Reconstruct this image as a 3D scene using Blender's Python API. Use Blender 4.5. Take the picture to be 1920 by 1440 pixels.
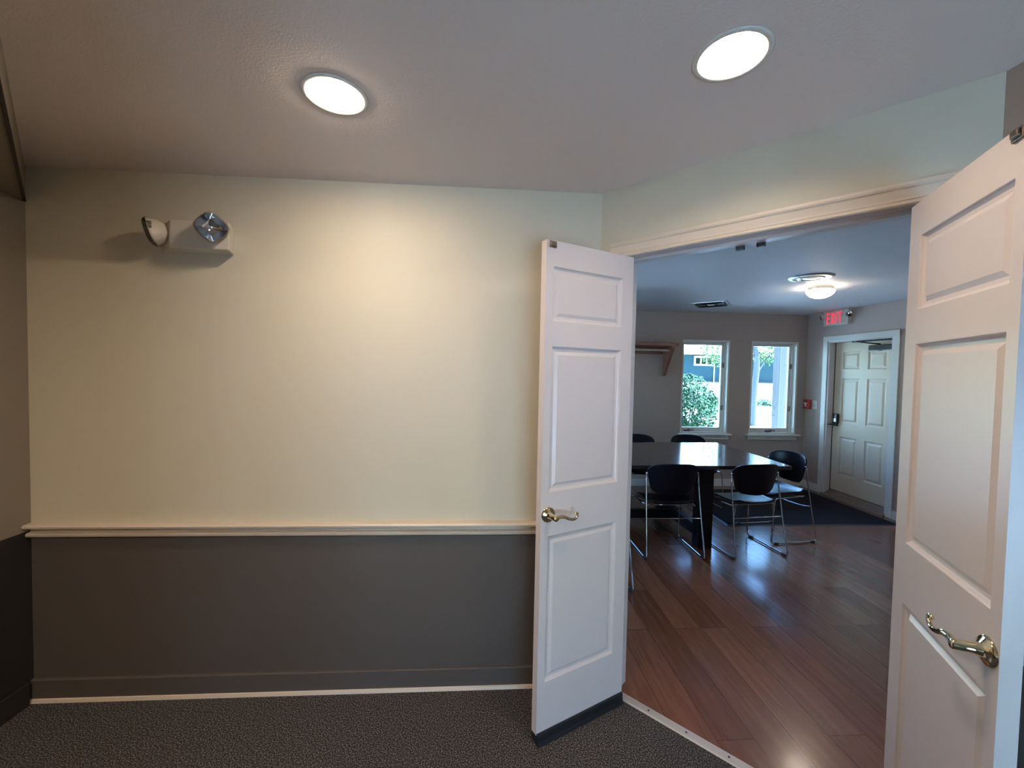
import bpy, bmesh, math, random
from mathutils import Vector, Matrix
random.seed(7)
PI = math.pi
for o in list(bpy.data.objects):
    bpy.data.objects.remove(o)
SC = bpy.context.scene
COL = SC.collection

# ------------------------------------------------------------------ camera, sky, sun, exposure
F_PX = 764.5
CAMH = 1.573
pitch, roll, yaw = math.radians(1.8305), math.radians(1.1263), math.radians(-3.6942)
fw = Vector((-math.sin(yaw)*math.cos(pitch), math.cos(yaw)*math.cos(pitch), -math.sin(pitch)))
rt = Vector((math.cos(yaw), math.sin(yaw), 0)); up = rt.cross(fw)
r2 = rt*math.cos(roll) + up*math.sin(roll); u2 = up*math.cos(roll) - rt*math.sin(roll)
cam_d = bpy.data.cameras.new('camera'); cam = bpy.data.objects.new('camera', cam_d); COL.objects.link(cam)
cam_d.sensor_width = 36; cam_d.lens = 36*F_PX/1920; cam_d.clip_start = 0.02; cam_d.clip_end = 300
M = Matrix((r2, u2, -fw)).transposed().to_4x4(); M.translation = Vector((0, 0, CAMH)); cam.matrix_world = M
SC.camera = cam
SC.view_settings.view_transform = 'Standard'; SC.view_settings.look = 'None'
SC.view_settings.gamma = 1; SC.view_settings.use_curve_mapping = False
SC.view_settings.exposure = 0.0
SC.cycles.use_denoising = True
SC.cycles.max_bounces = 10; SC.cycles.diffuse_bounces = 6; SC.cycles.transparent_max_bounces = 16
SC.cycles.sample_clamp_indirect = 8

SKY = 2.4
w = bpy.data.worlds.new('world'); SC.world = w; w.use_nodes = True
nt = w.node_tree; bg = nt.nodes['Background']
sky = nt.nodes.new('ShaderNodeTexSky'); sky.sky_type = 'NISHITA'; sky.sun_disc = False
sky.sun_elevation = math.radians(52); sky.sun_rotation = math.radians(88); sky.air_density = 1.6; sky.dust_density = 0.6
tn = nt.nodes.new('ShaderNodeMix'); tn.data_type = 'RGBA'; tn.blend_type = 'MULTIPLY'; tn.inputs['Factor'].default_value = 1; tn.inputs['B'].default_value = (0.58, 0.84, 1.30, 1)
nt.links.new(sky.outputs['Color'], tn.inputs['A']); nt.links.new(tn.outputs['Result'], bg.inputs['Color']); bg.inputs['Strength'].default_value = SKY
sun_d = bpy.data.lights.new('sun', 'SUN'); sun = bpy.data.objects.new('sun', sun_d); COL.objects.link(sun)
sun_d.energy = 230; sun_d.angle = 0.01; sun_d.color = (0.60, 0.82, 1.0)
sun.rotation_euler = Vector((0.98, 0.02, 1.15)).to_track_quat('Z', 'Y').to_euler()
LAMP_1, LAMP_2, LAMP_FILL, DOME_E = 218.0, 190.0, 760.0, 34.0     # front room downlights (third an added, unseen fill), far room dome lamp

# ------------------------------------------------------------------ materials
def mat(name, col, rough=0.5, metal=0.0, spec=0.5, bump=0.0, bscale=200.0, var=0.0, vscale=6.0, coat=0.0, emit=None, estr=0.0):
    m = bpy.data.materials.new(name); m.use_nodes = True
    t = m.node_tree; p = t.nodes['Principled BSDF']
    p.inputs['Base Color'].default_value = (*col, 1); p.inputs['Roughness'].default_value = rough
    p.inputs['Metallic'].default_value = metal; p.inputs['Specular IOR Level'].default_value = spec
    p.inputs['Coat Weight'].default_value = coat
    if emit:
        p.inputs['Emission Color'].default_value = (*emit, 1); p.inputs['Emission Strength'].default_value = estr
    tc = t.nodes.new('ShaderNodeTexCoord')
    if var > 0:
        n = t.nodes.new('ShaderNodeTexNoise'); n.inputs['Scale'].default_value = vscale; n.inputs['Detail'].default_value = 5
        t.links.new(tc.outputs['Object'], n.inputs['Vector'])
        mx = t.nodes.new('ShaderNodeMix'); mx.data_type = 'RGBA'
        mx.inputs['A'].default_value = (*[c*(1-var) for c in col], 1); mx.inputs['B'].default_value = (*[min(1, c*(1+var)) for c in col], 1)
        t.links.new(n.outputs['Fac'], mx.inputs['Factor']); t.links.new(mx.outputs['Result'], p.inputs['Base Color'])
    if bump > 0:
        n2 = t.nodes.new('ShaderNodeTexNoise'); n2.inputs['Scale'].default_value = bscale; n2.inputs['Detail'].default_value = 3
        t.links.new(tc.outputs['Object'], n2.inputs['Vector'])
        b = t.nodes.new('ShaderNodeBump'); b.inputs['Strength'].default_value = bump; b.inputs['Distance'].default_value = 0.003
        t.links.new(n2.outputs['Fac'], b.inputs['Height']); t.links.new(b.outputs['Normal'], p.inputs['Normal'])
    return m

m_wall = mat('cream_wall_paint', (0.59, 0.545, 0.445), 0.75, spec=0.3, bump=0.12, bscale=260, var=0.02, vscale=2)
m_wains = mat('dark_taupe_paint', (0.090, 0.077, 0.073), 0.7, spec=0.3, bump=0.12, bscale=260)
m_wall_l = mat('darker_wall_paint', (0.24, 0.205, 0.165), 0.75, spec=0.3, bump=0.12, bscale=260)  # darker copy of the wall paint, for the left wall and soffit
m_wains_l = mat('darker_wainscot_paint', (0.022, 0.019, 0.017), 0.7, spec=0.3, bump=0.12, bscale=260)  # darker copy of the wainscot paint, for the left wall and its baseboard
m_farwall = mat('taupe_grey_paint', (0.42, 0.345, 0.31), 0.7, spec=0.3, bump=0.1, bscale=240, var=0.03, vscale=2)
m_ceil = mat('ceiling_paint', (0.74, 0.65, 0.61), 0.85, spec=0.2, bump=0.3, bscale=140)
m_ceil2 = mat('far_ceiling_paint', (0.74, 0.71, 0.72), 0.6, spec=0.35, bump=0.2, bscale=60, var=0.04, vscale=2)
m_trim = mat('cream_trim_paint', (0.62, 0.54, 0.46), 0.4, spec=0.5)
m_white = mat('white_semigloss_paint', (0.66, 0.60, 0.60), 0.33, spec=0.5, bump=0.06, bscale=90)
m_white2 = mat('white_window_paint', (0.70, 0.68, 0.63), 0.35)
m_exitdoor = mat('cream_exit_door_paint', (0.66, 0.555, 0.43), 0.4)
m_plastic = mat('beige_plastic', (0.62, 0.58, 0.50), 0.4)
m_brass = mat('polished_brass', (0.76, 0.63, 0.40), 0.09, metal=1)
m_steel = mat('brushed_steel', (0.55, 0.53, 0.50), 0.42, metal=1)
m_chrome = mat('chrome_rod', (0.62, 0.62, 0.64), 0.12, metal=1)
m_black = mat('black_rubber', (0.012, 0.014, 0.018), 0.45)
m_dark = mat('dark_metal', (0.02, 0.02, 0.022), 0.35, metal=0.4)
m_bronze = mat('bronze_metal', (0.16, 0.12, 0.10), 0.35, metal=0.8, var=0.5, vscale=120)
m_chair = mat('navy_black_plastic', (0.003, 0.005, 0.012), 0.34, spec=0.25)
m_red = mat('red_alarm_plastic', (0.30, 0.02, 0.025), 0.35)
m_shelf = mat('reddish_wood', (0.23, 0.10, 0.065), 0.45, var=0.25, vscale=14)
m_oak = mat('oak_sill', (0.17, 0.115, 0.09), 0.4, var=0.25, vscale=20)
m_strip = mat('pale_metal_strip', (0.60, 0.54, 0.50), 0.4, metal=0.3)
m_gap = mat('dark_joint', (0.04, 0.032, 0.028), 0.8)
m_bulbs = [mat('lamp_glow', (1, 1, 1), 0.4, emit=(1.0, 0.79, 0.58), estr=e) for e in (LAMP_1, LAMP_2, LAMP_FILL)]
m_dome = mat('dome_glow', (0.9, 0.9, 0.85), 0.3, emit=(1.0, 0.86, 0.68), estr=DOME_E)
m_exit = mat('exit_red_glow', (0.6, 0.02, 0.03), 0.4, emit=(1.0, 0.04, 0.09), estr=1.0)

def glass_mat(name, tint=(0.93, 0.98, 0.98), gloss=0.10):
    m = bpy.data.materials.new(name); m.use_nodes = True; t = m.node_tree; t.nodes.clear()
    out = t.nodes.new('ShaderNodeOutputMaterial'); tr = t.nodes.new('ShaderNodeBsdfTransparent'); gl = t.nodes.new('ShaderNodeBsdfGlossy')
    mx = t.nodes.new('ShaderNodeMixShader'); fr = t.nodes.new('ShaderNodeFresnel'); fr.inputs['IOR'].default_value = 1.45
    tr.inputs['Color'].default_value = (*tint, 1); gl.inputs['Roughness'].default_value = 0.02
    t.links.new(fr.outputs['Fac'], mx.inputs['Fac']); t.links.new(tr.outputs['BSDF'], mx.inputs[1]); t.links.new(gl.outputs['BSDF'], mx.inputs[2])
    t.links.new(mx.outputs['Shader'], out.inputs['Surface'])
    return m
m_glass = glass_mat('window_glass')
m_lens = glass_mat('clear_lens', (0.90, 0.91, 0.93))

def carpet_mat():
    m = bpy.data.materials.new('speckled_carpet'); m.use_nodes = True; t = m.node_tree; p = t.nodes['Principled BSDF']
    tc = t.nodes.new('ShaderNodeTexCoord')
    n = t.nodes.new('ShaderNodeTexNoise'); n.inputs['Scale'].default_value = 190; n.inputs['Detail'].default_value = 3; n.inputs['Roughness'].default_value = 0.75
    t.links.new(tc.outputs['Object'], n.inputs['Vector'])
    r = t.nodes.new('ShaderNodeValToRGB'); e = r.color_ramp.elements
    e[0].position = 0.40; e[0].color = (0.012, 0.011, 0.013, 1); e[1].position = 0.66; e[1].color = (0.34, 0.32, 0.31, 1)
    k = r.color_ramp.elements.new(0.53); k.color = (0.075, 0.07, 0.072, 1)
    t.links.new(n.outputs['Fac'], r.inputs['Fac']); t.links.new(r.outputs['Color'], p.inputs['Base Color'])
    p.inputs['Roughness'].default_value = 0.95; p.inputs['Specular IOR Level'].default_value = 0.1
    b = t.nodes.new('ShaderNodeBump'); b.inputs['Strength'].default_value = 0.8; b.inputs['Distance'].default_value = 0.006
    t.links.new(n.outputs['Fac'], b.inputs['Height']); t.links.new(b.outputs['Normal'], p.inputs['Normal'])
    return m
m_carpet = carpet_mat()

def plank_mat(name, cols, rough, width=0.17, length=1.2, gap=0.0012, rot=PI/2, grain=1.0, rvar=0.12):
    m = bpy.data.materials.new(name); m.use_nodes = True; t = m.node_tree; p = t.nodes['Principled BSDF']
    tc = t.nodes.new('ShaderNodeTexCoord'); mp = t.nodes.new('ShaderNodeMapping'); mp.inputs['Rotation'].default_value = (0, 0, rot)
    t.links.new(tc.outputs['Object'], mp.inputs['Vector'])
    b = t.nodes.new('ShaderNodeTexBrick'); b.offset = 0.37; b.offset_frequency = 3
    b.inputs['Scale'].default_value = 1; b.inputs['Mortar Size'].default_value = gap; b.inputs['Brick Width'].default_value = length; b.inputs['Row Height'].default_value = width
    b.inputs['Color1'].default_value = (0, 0, 0, 1); b.inputs['Color2'].default_value = (1, 1, 1, 1); b.inputs['Mortar'].default_value = (0.3, 0.3, 0.3, 1); b.inputs['Bias'].default_value = 0.0
    t.links.new(mp.outputs['Vector'], b.inputs['Vector'])
    # grain: noise stretched along the plank, shifted plank by plank
    mp2 = t.nodes.new('ShaderNodeMapping'); mp2.inputs['Scale'].default_value = (1.6, 22, 1)
    ad = t.nodes.new('ShaderNodeVectorMath'); ad.operation = 'MULTIPLY_ADD'; ad.inputs[1].default_value = (7, 3, 5)
    t.links.new(b.outputs['Color'], ad.inputs[0]); t.links.new(mp.outputs['Vector'], ad.inputs[2]); t.links.new(ad.outputs['Vector'], mp2.inputs['Vector'])
    n = t.nodes.new('ShaderNodeTexNoise'); n.inputs['Scale'].default_value = 1.6; n.inputs['Detail'].default_value = 8; n.inputs['Roughness'].default_value = 0.6; n.inputs['Distortion'].default_value = 0.7
    t.links.new(mp2.outputs['Vector'], n.inputs['Vector'])
    mx = t.nodes.new('ShaderNodeMix'); mx.data_type = 'FLOAT'; mx.inputs[0].default_value = 0.62*grain
    t.links.new(b.outputs['Color'], mx.inputs[2]); t.links.new(n.outputs['Fac'], mx.inputs[3])
    r = t.nodes.new('ShaderNodeValToRGB'); el = r.color_ramp.elements
    el[0].position = 0.18; el[0].color = (*cols[0], 1); el[1].position = 0.82; el[1].color = (*cols[2], 1); k = el.new(0.5); k.color = (*cols[1], 1)
    t.links.new(mx.outputs[0], r.inputs['Fac'])
    mg = t.nodes.new('ShaderNodeMix'); mg.data_type = 'RGBA'; mg.inputs['B'].default_value = (*[c*0.35 for c in cols[0]], 1)
    t.links.new(b.outputs['Fac'], mg.inputs['Factor']); t.links.new(r.outputs['Color'], mg.inputs['A']); t.links.new(mg.outputs['Result'], p.inputs['Base Color'])
    ma = t.nodes.new('ShaderNodeMath'); ma.operation = 'MULTIPLY_ADD'; ma.inputs[1].default_value = rvar; ma.inputs[2].default_value = rough
    t.links.new(n.outputs['Fac'], ma.inputs[0]); t.links.new(ma.outputs[0], p.inputs['Roughness'])
    bp = t.nodes.new('ShaderNodeBump'); bp.inputs['Strength'].default_value = 0.02; bp.inputs['Distance'].default_value = 0.002
    t.links.new(n.outputs['Fac'], bp.inputs['Height']); t.links.new(bp.outputs['Normal'], p.inputs['Normal'])
    return m
m_floor = plank_mat('walnut_plank_floor', [(0.08, 0.030, 0.017), (0.17, 0.066, 0.036), (0.27, 0.120, 0.068)], 0.20, rvar=0.07)
m_table = plank_mat('espresso_table_wood', [(0.012, 0.008, 0.010), (0.026, 0.017, 0.018), (0.05, 0.034, 0.032)], 0.07, width=0.15, length=3.0, gap=0.0008, rot=0, rvar=0.16)
m_table.node_tree.nodes['Principled BSDF'].inputs['Coat Weight'].default_value = 0.5
m_floor.node_tree.nodes['Principled BSDF'].inputs['Specular IOR Level'].default_value = 0.35
_fp = m_floor.node_tree.nodes['Principled BSDF']; _fp.inputs['Coat Weight'].default_value = 0.35; _fp.inputs['Coat Roughness'].default_value = 0.13; _fp.inputs['Coat IOR'].default_value = 1.5
m_legwood = mat('espresso_leg_wood', (0.005, 0.004, 0.006), 0.5, spec=0.2, var=0.3, vscale=10)

# ------------------------------------------------------------------ mesh helpers
def B(): return bmesh.new()
def box(bm, x0, x1, y0, y1, z0, z1, mi=0):
    v = [bm.verts.new((x, y, z)) for x in (x0, x1) for y in (y0, y1) for z in (z0, z1)]
    for f in ((0, 1, 3, 2), (4, 6, 7, 5), (0, 4, 5, 1), (2, 3, 7, 6), (0, 2, 6, 4), (1, 5, 7, 3)):
        bm.faces.new([v[i] for i in f]).material_index = mi
    return bm
def prism(bm, poly, z0, z1, axis='z', mi=0):
    """closed polygon extruded along an axis: z -> (x,y), y -> (x,z), x -> (y,z)"""
    def P(a, b, c):
        return {'z': (a, b, c), 'y': (a, c, b), 'x': (c, a, b)}[axis]
    a = [bm.verts.new(P(x, y, z0)) for x, y in poly]; b = [bm.verts.new(P(x, y, z1)) for x, y in poly]
    n = len(poly)
    bm.faces.new(a).material_index = mi; bm.faces.new(b[::-1]).material_index = mi
    for i in range(n):
        bm.faces.new((a[i], b[i], b[(i+1) % n], a[(i+1) % n])).material_index = mi
    return bm
def tube(bm, pts, r, n=10, caps=True):
    pts = [Vector(p) for p in pts]; rs = r if isinstance(r, (list, tuple)) else [r]*len(pts)
    rings = []; prev = None
    for i, p in enumerate(pts):
        t = (pts[min(i+1, len(pts)-1)] - pts[max(i-1, 0)]).normalized()
        if prev is None:
            a = Vector((0, 0, 1)) if abs(t.z) < 0.9 else Vector((1, 0, 0)); u = t.cross(a).normalized()
        else:
            u = (prev - t*prev.dot(t)).normalized()
        prev = u; v = t.cross(u)
        rings.append([bm.verts.new(p + rs[i]*(math.cos(2*PI*k/n)*u + math.sin(2*PI*k/n)*v)) for k in range(n)])
    for a, b in zip(rings, rings[1:]):
        for k in range(n):
            bm.faces.new((a[k], a[(k+1) % n], b[(k+1) % n], b[k])).smooth = True
    if caps:
        bm.faces.new(rings[0][::-1]); bm.faces.new(rings[-1])
    return bm
def fillet(pts, r, k=4):
    pts = [Vector(p) for p in pts]; out = [pts[0]]
    for a, b, c in zip(pts, pts[1:], pts[2:]):
        d1 = min(r, (a-b).length*0.45); d2 = min(r, (c-b).length*0.45)
        p = b + (a-b).normalized()*d1; q = b + (c-b).normalized()*d2
        for i in range(k+1):
            s = i/k; out.append(p*(1-s)**2 + b*2*s*(1-s) + q*s*s)
    out.append(pts[-1]); return out
def smooth_path(pts, k=6):
    P = [Vector(p) for p in pts]; out = []
    for i in range(len(P)-1):
        a, b, c, d = P[max(i-1, 0)], P[i], P[i+1], P[min(i+2, len(P)-1)]
        for j in range(k):
            t = j/k
            out.append(0.5*((2*b) + (c-a)*t + (2*a-5*b+4*c-d)*t*t + (3*b-a-3*c+d)*t**3))
    out.append(P[-1]); return out
def lathe(bm, prof, n=32, mtx=None, sx=1.0, sy=1.0, smooth=True):
    """profile of (r, z) about z"""
    rings = []
    for r, z in prof:
        if r < 1e-6: rings.append([bm.verts.new((0, 0, z))])
        else: rings.append([bm.verts.new((sx*r*math.cos(2*PI*k/n), sy*r*math.sin(2*PI*k/n), z)) for k in range(n)])
    fs = []
    for a, b in zip(rings, rings[1:]):
        for k in range(n):
            q = [a[k % len(a)], a[(k+1) % len(a)], b[(k+1) % len(b)], b[k % len(b)]]
            u = []
            for v in q:
                if v not in u: u.append(v)
            if len(u) > 2:
                f = bm.faces.new(u); f.smooth = smooth; fs.append(f)
    if mtx is not None:
        bmesh.ops.transform(bm, matrix=mtx, verts=[v for rr in rings for v in rr])
    return bm
def sphere(bm, c, r, n=12, sx=1, sy=1, sz=1):
    m = Matrix.Translation(c) @ Matrix.Diagonal((sx, sy, sz, 1))
    return lathe(bm, [(r*math.sin(PI*i/8), -r*math.cos(PI*i/8)) for i in range(9)], n, m)
def obj(name, bm, m, parent=None, bevel=0.0, seg=2, loc=None, rotz=None, normals=True):
    if normals: bmesh.ops.recalc_face_normals(bm, faces=bm.faces)
    me = bpy.data.meshes.new(name); bm.to_mesh(me); bm.free()
    for mm in (m if isinstance(m, (list, tuple)) else [m]): me.materials.append(mm)
    o = bpy.data.objects.new(name, me); COL.objects.link(o)
    if parent: o.parent = parent
    if loc is not None: o.location = loc
    if rotz is not None: o.rotation_euler = (0, 0, rotz)
    if bevel > 0:
        b = o.modifiers.new('bevel', 'BEVEL'); b.width = bevel; b.segments = seg; b.limit_method = 'ANGLE'; b.angle_limit = math.radians(40)
    return o
def tag(o, label, cat, group=None, kind=None):
    o['label'] = label; o['category'] = cat
    if group: o['group'] = group
    if kind: o['kind'] = kind
    return o
def thing(name, label, cat, loc=(0, 0, 0), rotz=0, group=None, kind=None):
    o = bpy.data.objects.new(name, None); COL.objects.link(o); o.empty_display_size = 0.1
    o.location = loc; o.rotation_euler = (0, 0, rotz)
    return tag(o, label, cat, group, kind)
def struct(name, bm, m, label, cat, **k):
    return tag(obj(name, bm, m, **k), label, cat, kind='structure')
def dup(root, loc, rotz, label, group=None):
    r = root.copy(); COL.objects.link(r); r.location = loc; r.rotation_euler = (0, 0, rotz); r['label'] = label
    if group: r['group'] = group
    for ch in list(root.children):
        c = ch.copy(); COL.objects.link(c); c.parent = r
        for g in ch.children:
            d = g.copy(); COL.objects.link(d); d.parent = c
    return r

# ------------------------------------------------------------------ the place (metres; eye above the origin)
H = 2.4447                      # ceiling
XL, DA, XB = -2.070, 1.9855, 0.552    # left corner, lit wall, corner with the slanted doorway wall
XR, DF = 4.5652, 5.5445         # exit-door wall, window wall
Q = math.sqrt(0.5)
OX, OY = 0.674, 1.863           # left hinge of the double door on the slanted wall
OPEN = 0.92                     # opening width
DT = 2.116                      # underside of its head jamb
RA = -PI/4                      # slanted wall: local x along the wall, local y into the far room
def dw(t, n, z=0): return Vector((OX + Q*t + Q*n, OY - Q*t + Q*n, z))
YR = -2.1                       # rear wall of the front room
XD = 1.47                       # right wall of the front room

# floors (meet under the strip)
a = dw(-0.30, 0.035); b = dw(1.6, 0.035)
struct('floor', prism(B(), [(XL-0.15, YR-0.15), (XD+0.6, YR-0.15), (b.x, b.y), (a.x, a.y), (XL-0.15, a.y)], -0.12, 0.0), m_carpet,
       'dark grey speckled carpet of the front room', 'floor')
struct('floor', prism(B(), [(a.x, a.y), (b.x, b.y), (XR+0.3, b.y), (XR+0.3, DF+0.2), (-1.9, DF+0.2), (-1.9, a.y)], -0.12, 0.0), m_floor,
       'brown wood plank floor of the far room beyond the double doors', 'floor')
th = B(); prism(th, [(0.012, 0.0), (0.055, 0.0), (0.053, 0.006), (0.016, 0.007)], -0.03, 0.95, 'x')
trim1 = struct('trim_1', th, m_strip, 'pale threshold strip with screws between grey carpet and wood floor', 'threshold', loc=(OX, OY, 0), rotz=RA)
for k in range(5):
    sc = B(); lathe(sc, [(0, 0.0085), (0.004, 0.0083), (0.005, 0.006)], 10, Matrix.Translation((0.12+0.17*k, 0.034, 0))); obj('screw', sc, m_dark, trim1)

# ceilings, the front one with two round holes for the downlights
L1, L2 = Vector((-0.498, 1.372, H)), Vector((0.656, 1.104, H)); L3 = Vector((-1.15, -0.55, H)); RC = 0.088
def ceiling(outline, holes, z):
    bm = B(); edges = []
    for ring in [outline] + [[(c.x + RC*math.cos(2*PI*k/40), c.y + RC*math.sin(2*PI*k/40)) for k in range(40)] for c in holes]:
        vs = [bm.verts.new((x, y, z)) for x, y in ring]
        edges += [bm.edges.new((vs[i], vs[(i+1) % len(vs)])) for i in range(len(vs))]
    bmesh.ops.triangle_fill(bm, edges=edges, use_beauty=True, use_dissolve=False)
    r = bmesh.ops.extrude_face_region(bm, geom=list(bm.faces))
    bmesh.ops.translate(bm, verts=[v for v in r['geom'] if isinstance(v, bmesh.types.BMVert)], vec=(0, 0, 0.1))
    return bm
a = dw(-0.30, 0.07); b = dw(1.6, 0.07)
struct('ceiling', ceiling([(XL-0.15, YR-0.15), (XD+0.6, YR-0.15), (b.x, b.y), (a.x, a.y), (XL-0.15, a.y)], [L1, L2, L3], H), m_ceil,
       'greyish painted ceiling of the front room with two downlights', 'ceiling')
struct('ceiling', ceiling([(a.x, a.y), (b.x, b.y), (XR+0.3, b.y), (XR+0.3, DF+0.2), (-1.9, DF+0.2), (-1.9, a.y)], [], H), m_ceil2,
       'bluish white ceiling of the far room with dome lamp and vents', 'ceiling')
struct('roof', box(B(), XL-0.8, XR+0.35, YR-0.6, DF+0.4, H+0.32, H+0.5), m_dark, 'unseen flat roof slab added over both rooms to block sun leaks', 'roof')  # out of view, added to keep sun from leaking in between the slabs

# front-room walls: paint breaks at the chair rail
RAIL = 0.80
def two_tone(bm, x0, x1, y0, y1):
    box(bm, x0, x1, y0, y1, 0, RAIL, 1); box(bm, x0, x1, y0, y1, RAIL, H, 0); return bm
struct('wall_front', two_tone(B(), XL-0.12, XB+0.02, DA, DA+0.12), [m_wall, m_wains], 'cream wall with dark lower half under a chair rail', 'wall')
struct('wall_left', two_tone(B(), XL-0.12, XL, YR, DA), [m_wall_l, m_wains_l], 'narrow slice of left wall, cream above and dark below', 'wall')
struct('wall_right', two_tone(B(), XD, XD+0.12, YR, 1.05), [m_wall, m_wains], 'front room wall behind the right open door', 'wall')
struct('wall_light_blocker', two_tone(B(), -0.45, -0.30, YR, 0.10), [m_wall, m_wains], 'unseen wall added beside the viewer to shade the left of the lit wall', 'wall')  # out of view, added to block rear daylight from the lit wall's left part
RX0, RX1, RZ0, RZ1 = -0.10, 1.42, 0.02, 1.42        # glazed entrance behind the viewer
rw = B(); two_tone(rw, XL-0.12, RX0, YR-0.12, YR); two_tone(rw, RX1, XD+0.12, YR-0.12, YR)
box(rw, RX0, RX1, YR-0.12, YR, 0, RZ0, 1); box(rw, RX0, RX1, YR-0.12, YR, RZ1, H, 0)
struct('wall_rear', rw, [m_wall, m_wains], 'wall behind the viewer with a glazed entrance', 'wall')
def rear_window():
    w = (RX1-RX0)/2; t = thing('window_3', 'tall glazed entrance in the wall behind the viewer', 'window', ((RX0+RX1)/2, YR-0.06, 0), 0, kind='structure')
    f = B()
    for x0, x1, z0, z1 in ((-w, -w+0.06, RZ0, RZ1), (w-0.06, w, RZ0, RZ1), (-w+0.06, w-0.06, RZ0, RZ0+0.06), (-w+0.06, w-0.06, RZ1-0.06, RZ1), (-0.05, 0.05, RZ0+0.06, RZ1-0.06)):
        box(f, x0, x1, -0.03, 0.03, z0, z1)
    obj('window_frame', f, m_white2, t); obj('pane', box(B(), -w+0.06, w-0.06, -0.003, 0.003, RZ0+0.06, RZ1-0.06), m_glass, t)
rear_window()
# slanted doorway wall
wb = B()
for (t0, t1) in ((-0.172, -0.066), (OPEN+0.066, 1.10)):
    box(wb, t0, t1, 0, 0.13, 0, RAIL, 1); box(wb, t0, t1, 0, 0.13, RAIL, H, 0)
box(wb, -0.066, OPEN+0.066, 0, 0.13, DT+0.02, H, 0)
struct('wall_doorway', wb, [m_wall, m_wains], 'slanted pale wall holding the double doorway', 'wall', loc=(OX, OY, 0), rotz=RA)

# soffit in the upper left corner, its slanted edge meeting the lit wall's corner
bz = 2.292
so = B(); prism(so, [(XL, DA), (XL+1.554, DA-1.599), (XL, DA-1.599)], bz, H)
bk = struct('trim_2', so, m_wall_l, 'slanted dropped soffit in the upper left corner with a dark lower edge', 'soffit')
e = B(); prism(e, [(XL+0.001, DA-0.012), (XL+0.006, DA-0.002), (XL+1.558, DA-1.594), (XL+1.553, DA-1.603)], bz-0.007, bz+0.002)
obj('edge_strip', e, m_gap, bk)

# chair rail and baseboard of the lit wall
rl = [(DA, .834), (DA-.034, .833), (DA-.041, .827), (DA-.039, .819), (DA-.026, .813), (DA-.006, .811), (DA-.004, .806), (DA-.004, .794), (DA-.020, .792), (DA-.026, .786), (DA-.024, .777), (DA-.015, .771), (DA, .769)]
struct('trim_3', prism(B(), rl, XL, XB-0.01, 'x'), m_trim, 'cream moulded chair rail along the lit wall', 'chair rail')
bb = [(DA, .1045), (DA-.010, .1045), (DA-.014, .100), (DA-.014, 0), (DA, 0)]
bs = struct('baseboard_front', prism(B(), bb, XL, XB-0.01, 'x'), m_wains, 'dark flat baseboard along the lit wall', 'baseboard')
obj('shoe_strip', prism(B(), [(DA-.014, .016), (DA-.020, .014), (DA-.024, 0), (DA-.014, 0)], XL, XB-0.01, 'x'), m_trim, bs)
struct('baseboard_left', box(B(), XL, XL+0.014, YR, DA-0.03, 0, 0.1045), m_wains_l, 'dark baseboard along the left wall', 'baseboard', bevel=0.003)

# door casing and jambs of the double doorway, in the slanted wall's frame
dc = thing('trim_4', 'cream moulded casing and jambs around the double doorway', 'door frame', (OX, OY, 0), RA, kind='structure')
ct, ci = 2.188, DT
def casing_profile(s):     # (distance from opening, out)
    return [(0.0, 0.0), (0.0, -0.012), (0.004, -0.017), (0.010, -0.014), (0.014, -0.011), (0.019, -0.014), (0.024, -0.012), (0.050, -0.017), (0.054, -0.022), (0.060, -0.024), (0.070, -0.022), (0.072, -0.016), (0.072, 0)]
hd = B(); prism(hd, [(y, DT+d) for d, y in casing_profile(0)], -0.116, OPEN+0.116, 'x'); obj('head_casing', hd, m_trim, dc)
for s in (-1, 1):
    cs = B(); e0 = -0.044 if s < 0 else OPEN+0.044
    prism(cs, [(e0 + s*d, y) for d, y in casing_profile(0)], 0, DT+0.002, 'z'); obj('side_casing', cs, m_trim, dc)
    jb = B(); x0, x1 = (-0.066, -0.044) if s < 0 else (OPEN+0.044, OPEN+0.066)
    box(jb, x0, x1, -0.004, 0.136, 0, DT+0.002); obj('side_jamb', jb, m_white, dc, bevel=0.002)
jb = B(); box(jb, -0.066, OPEN+0.066, -0.004, 0.136, DT, DT+0.022)
box(jb, -0.044, OPEN+0.044, 0.045, 0.085, DT-0.013, DT); obj('head_jamb', jb, m_white, dc, bevel=0.002)
for t in (0.419, 0.493):
    st = B(); box(st, t-0.015, t+0.015, 0.082, 0.104, DT-0.028, DT); obj('catch', st, m_black, dc, bevel=0.002)

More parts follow.
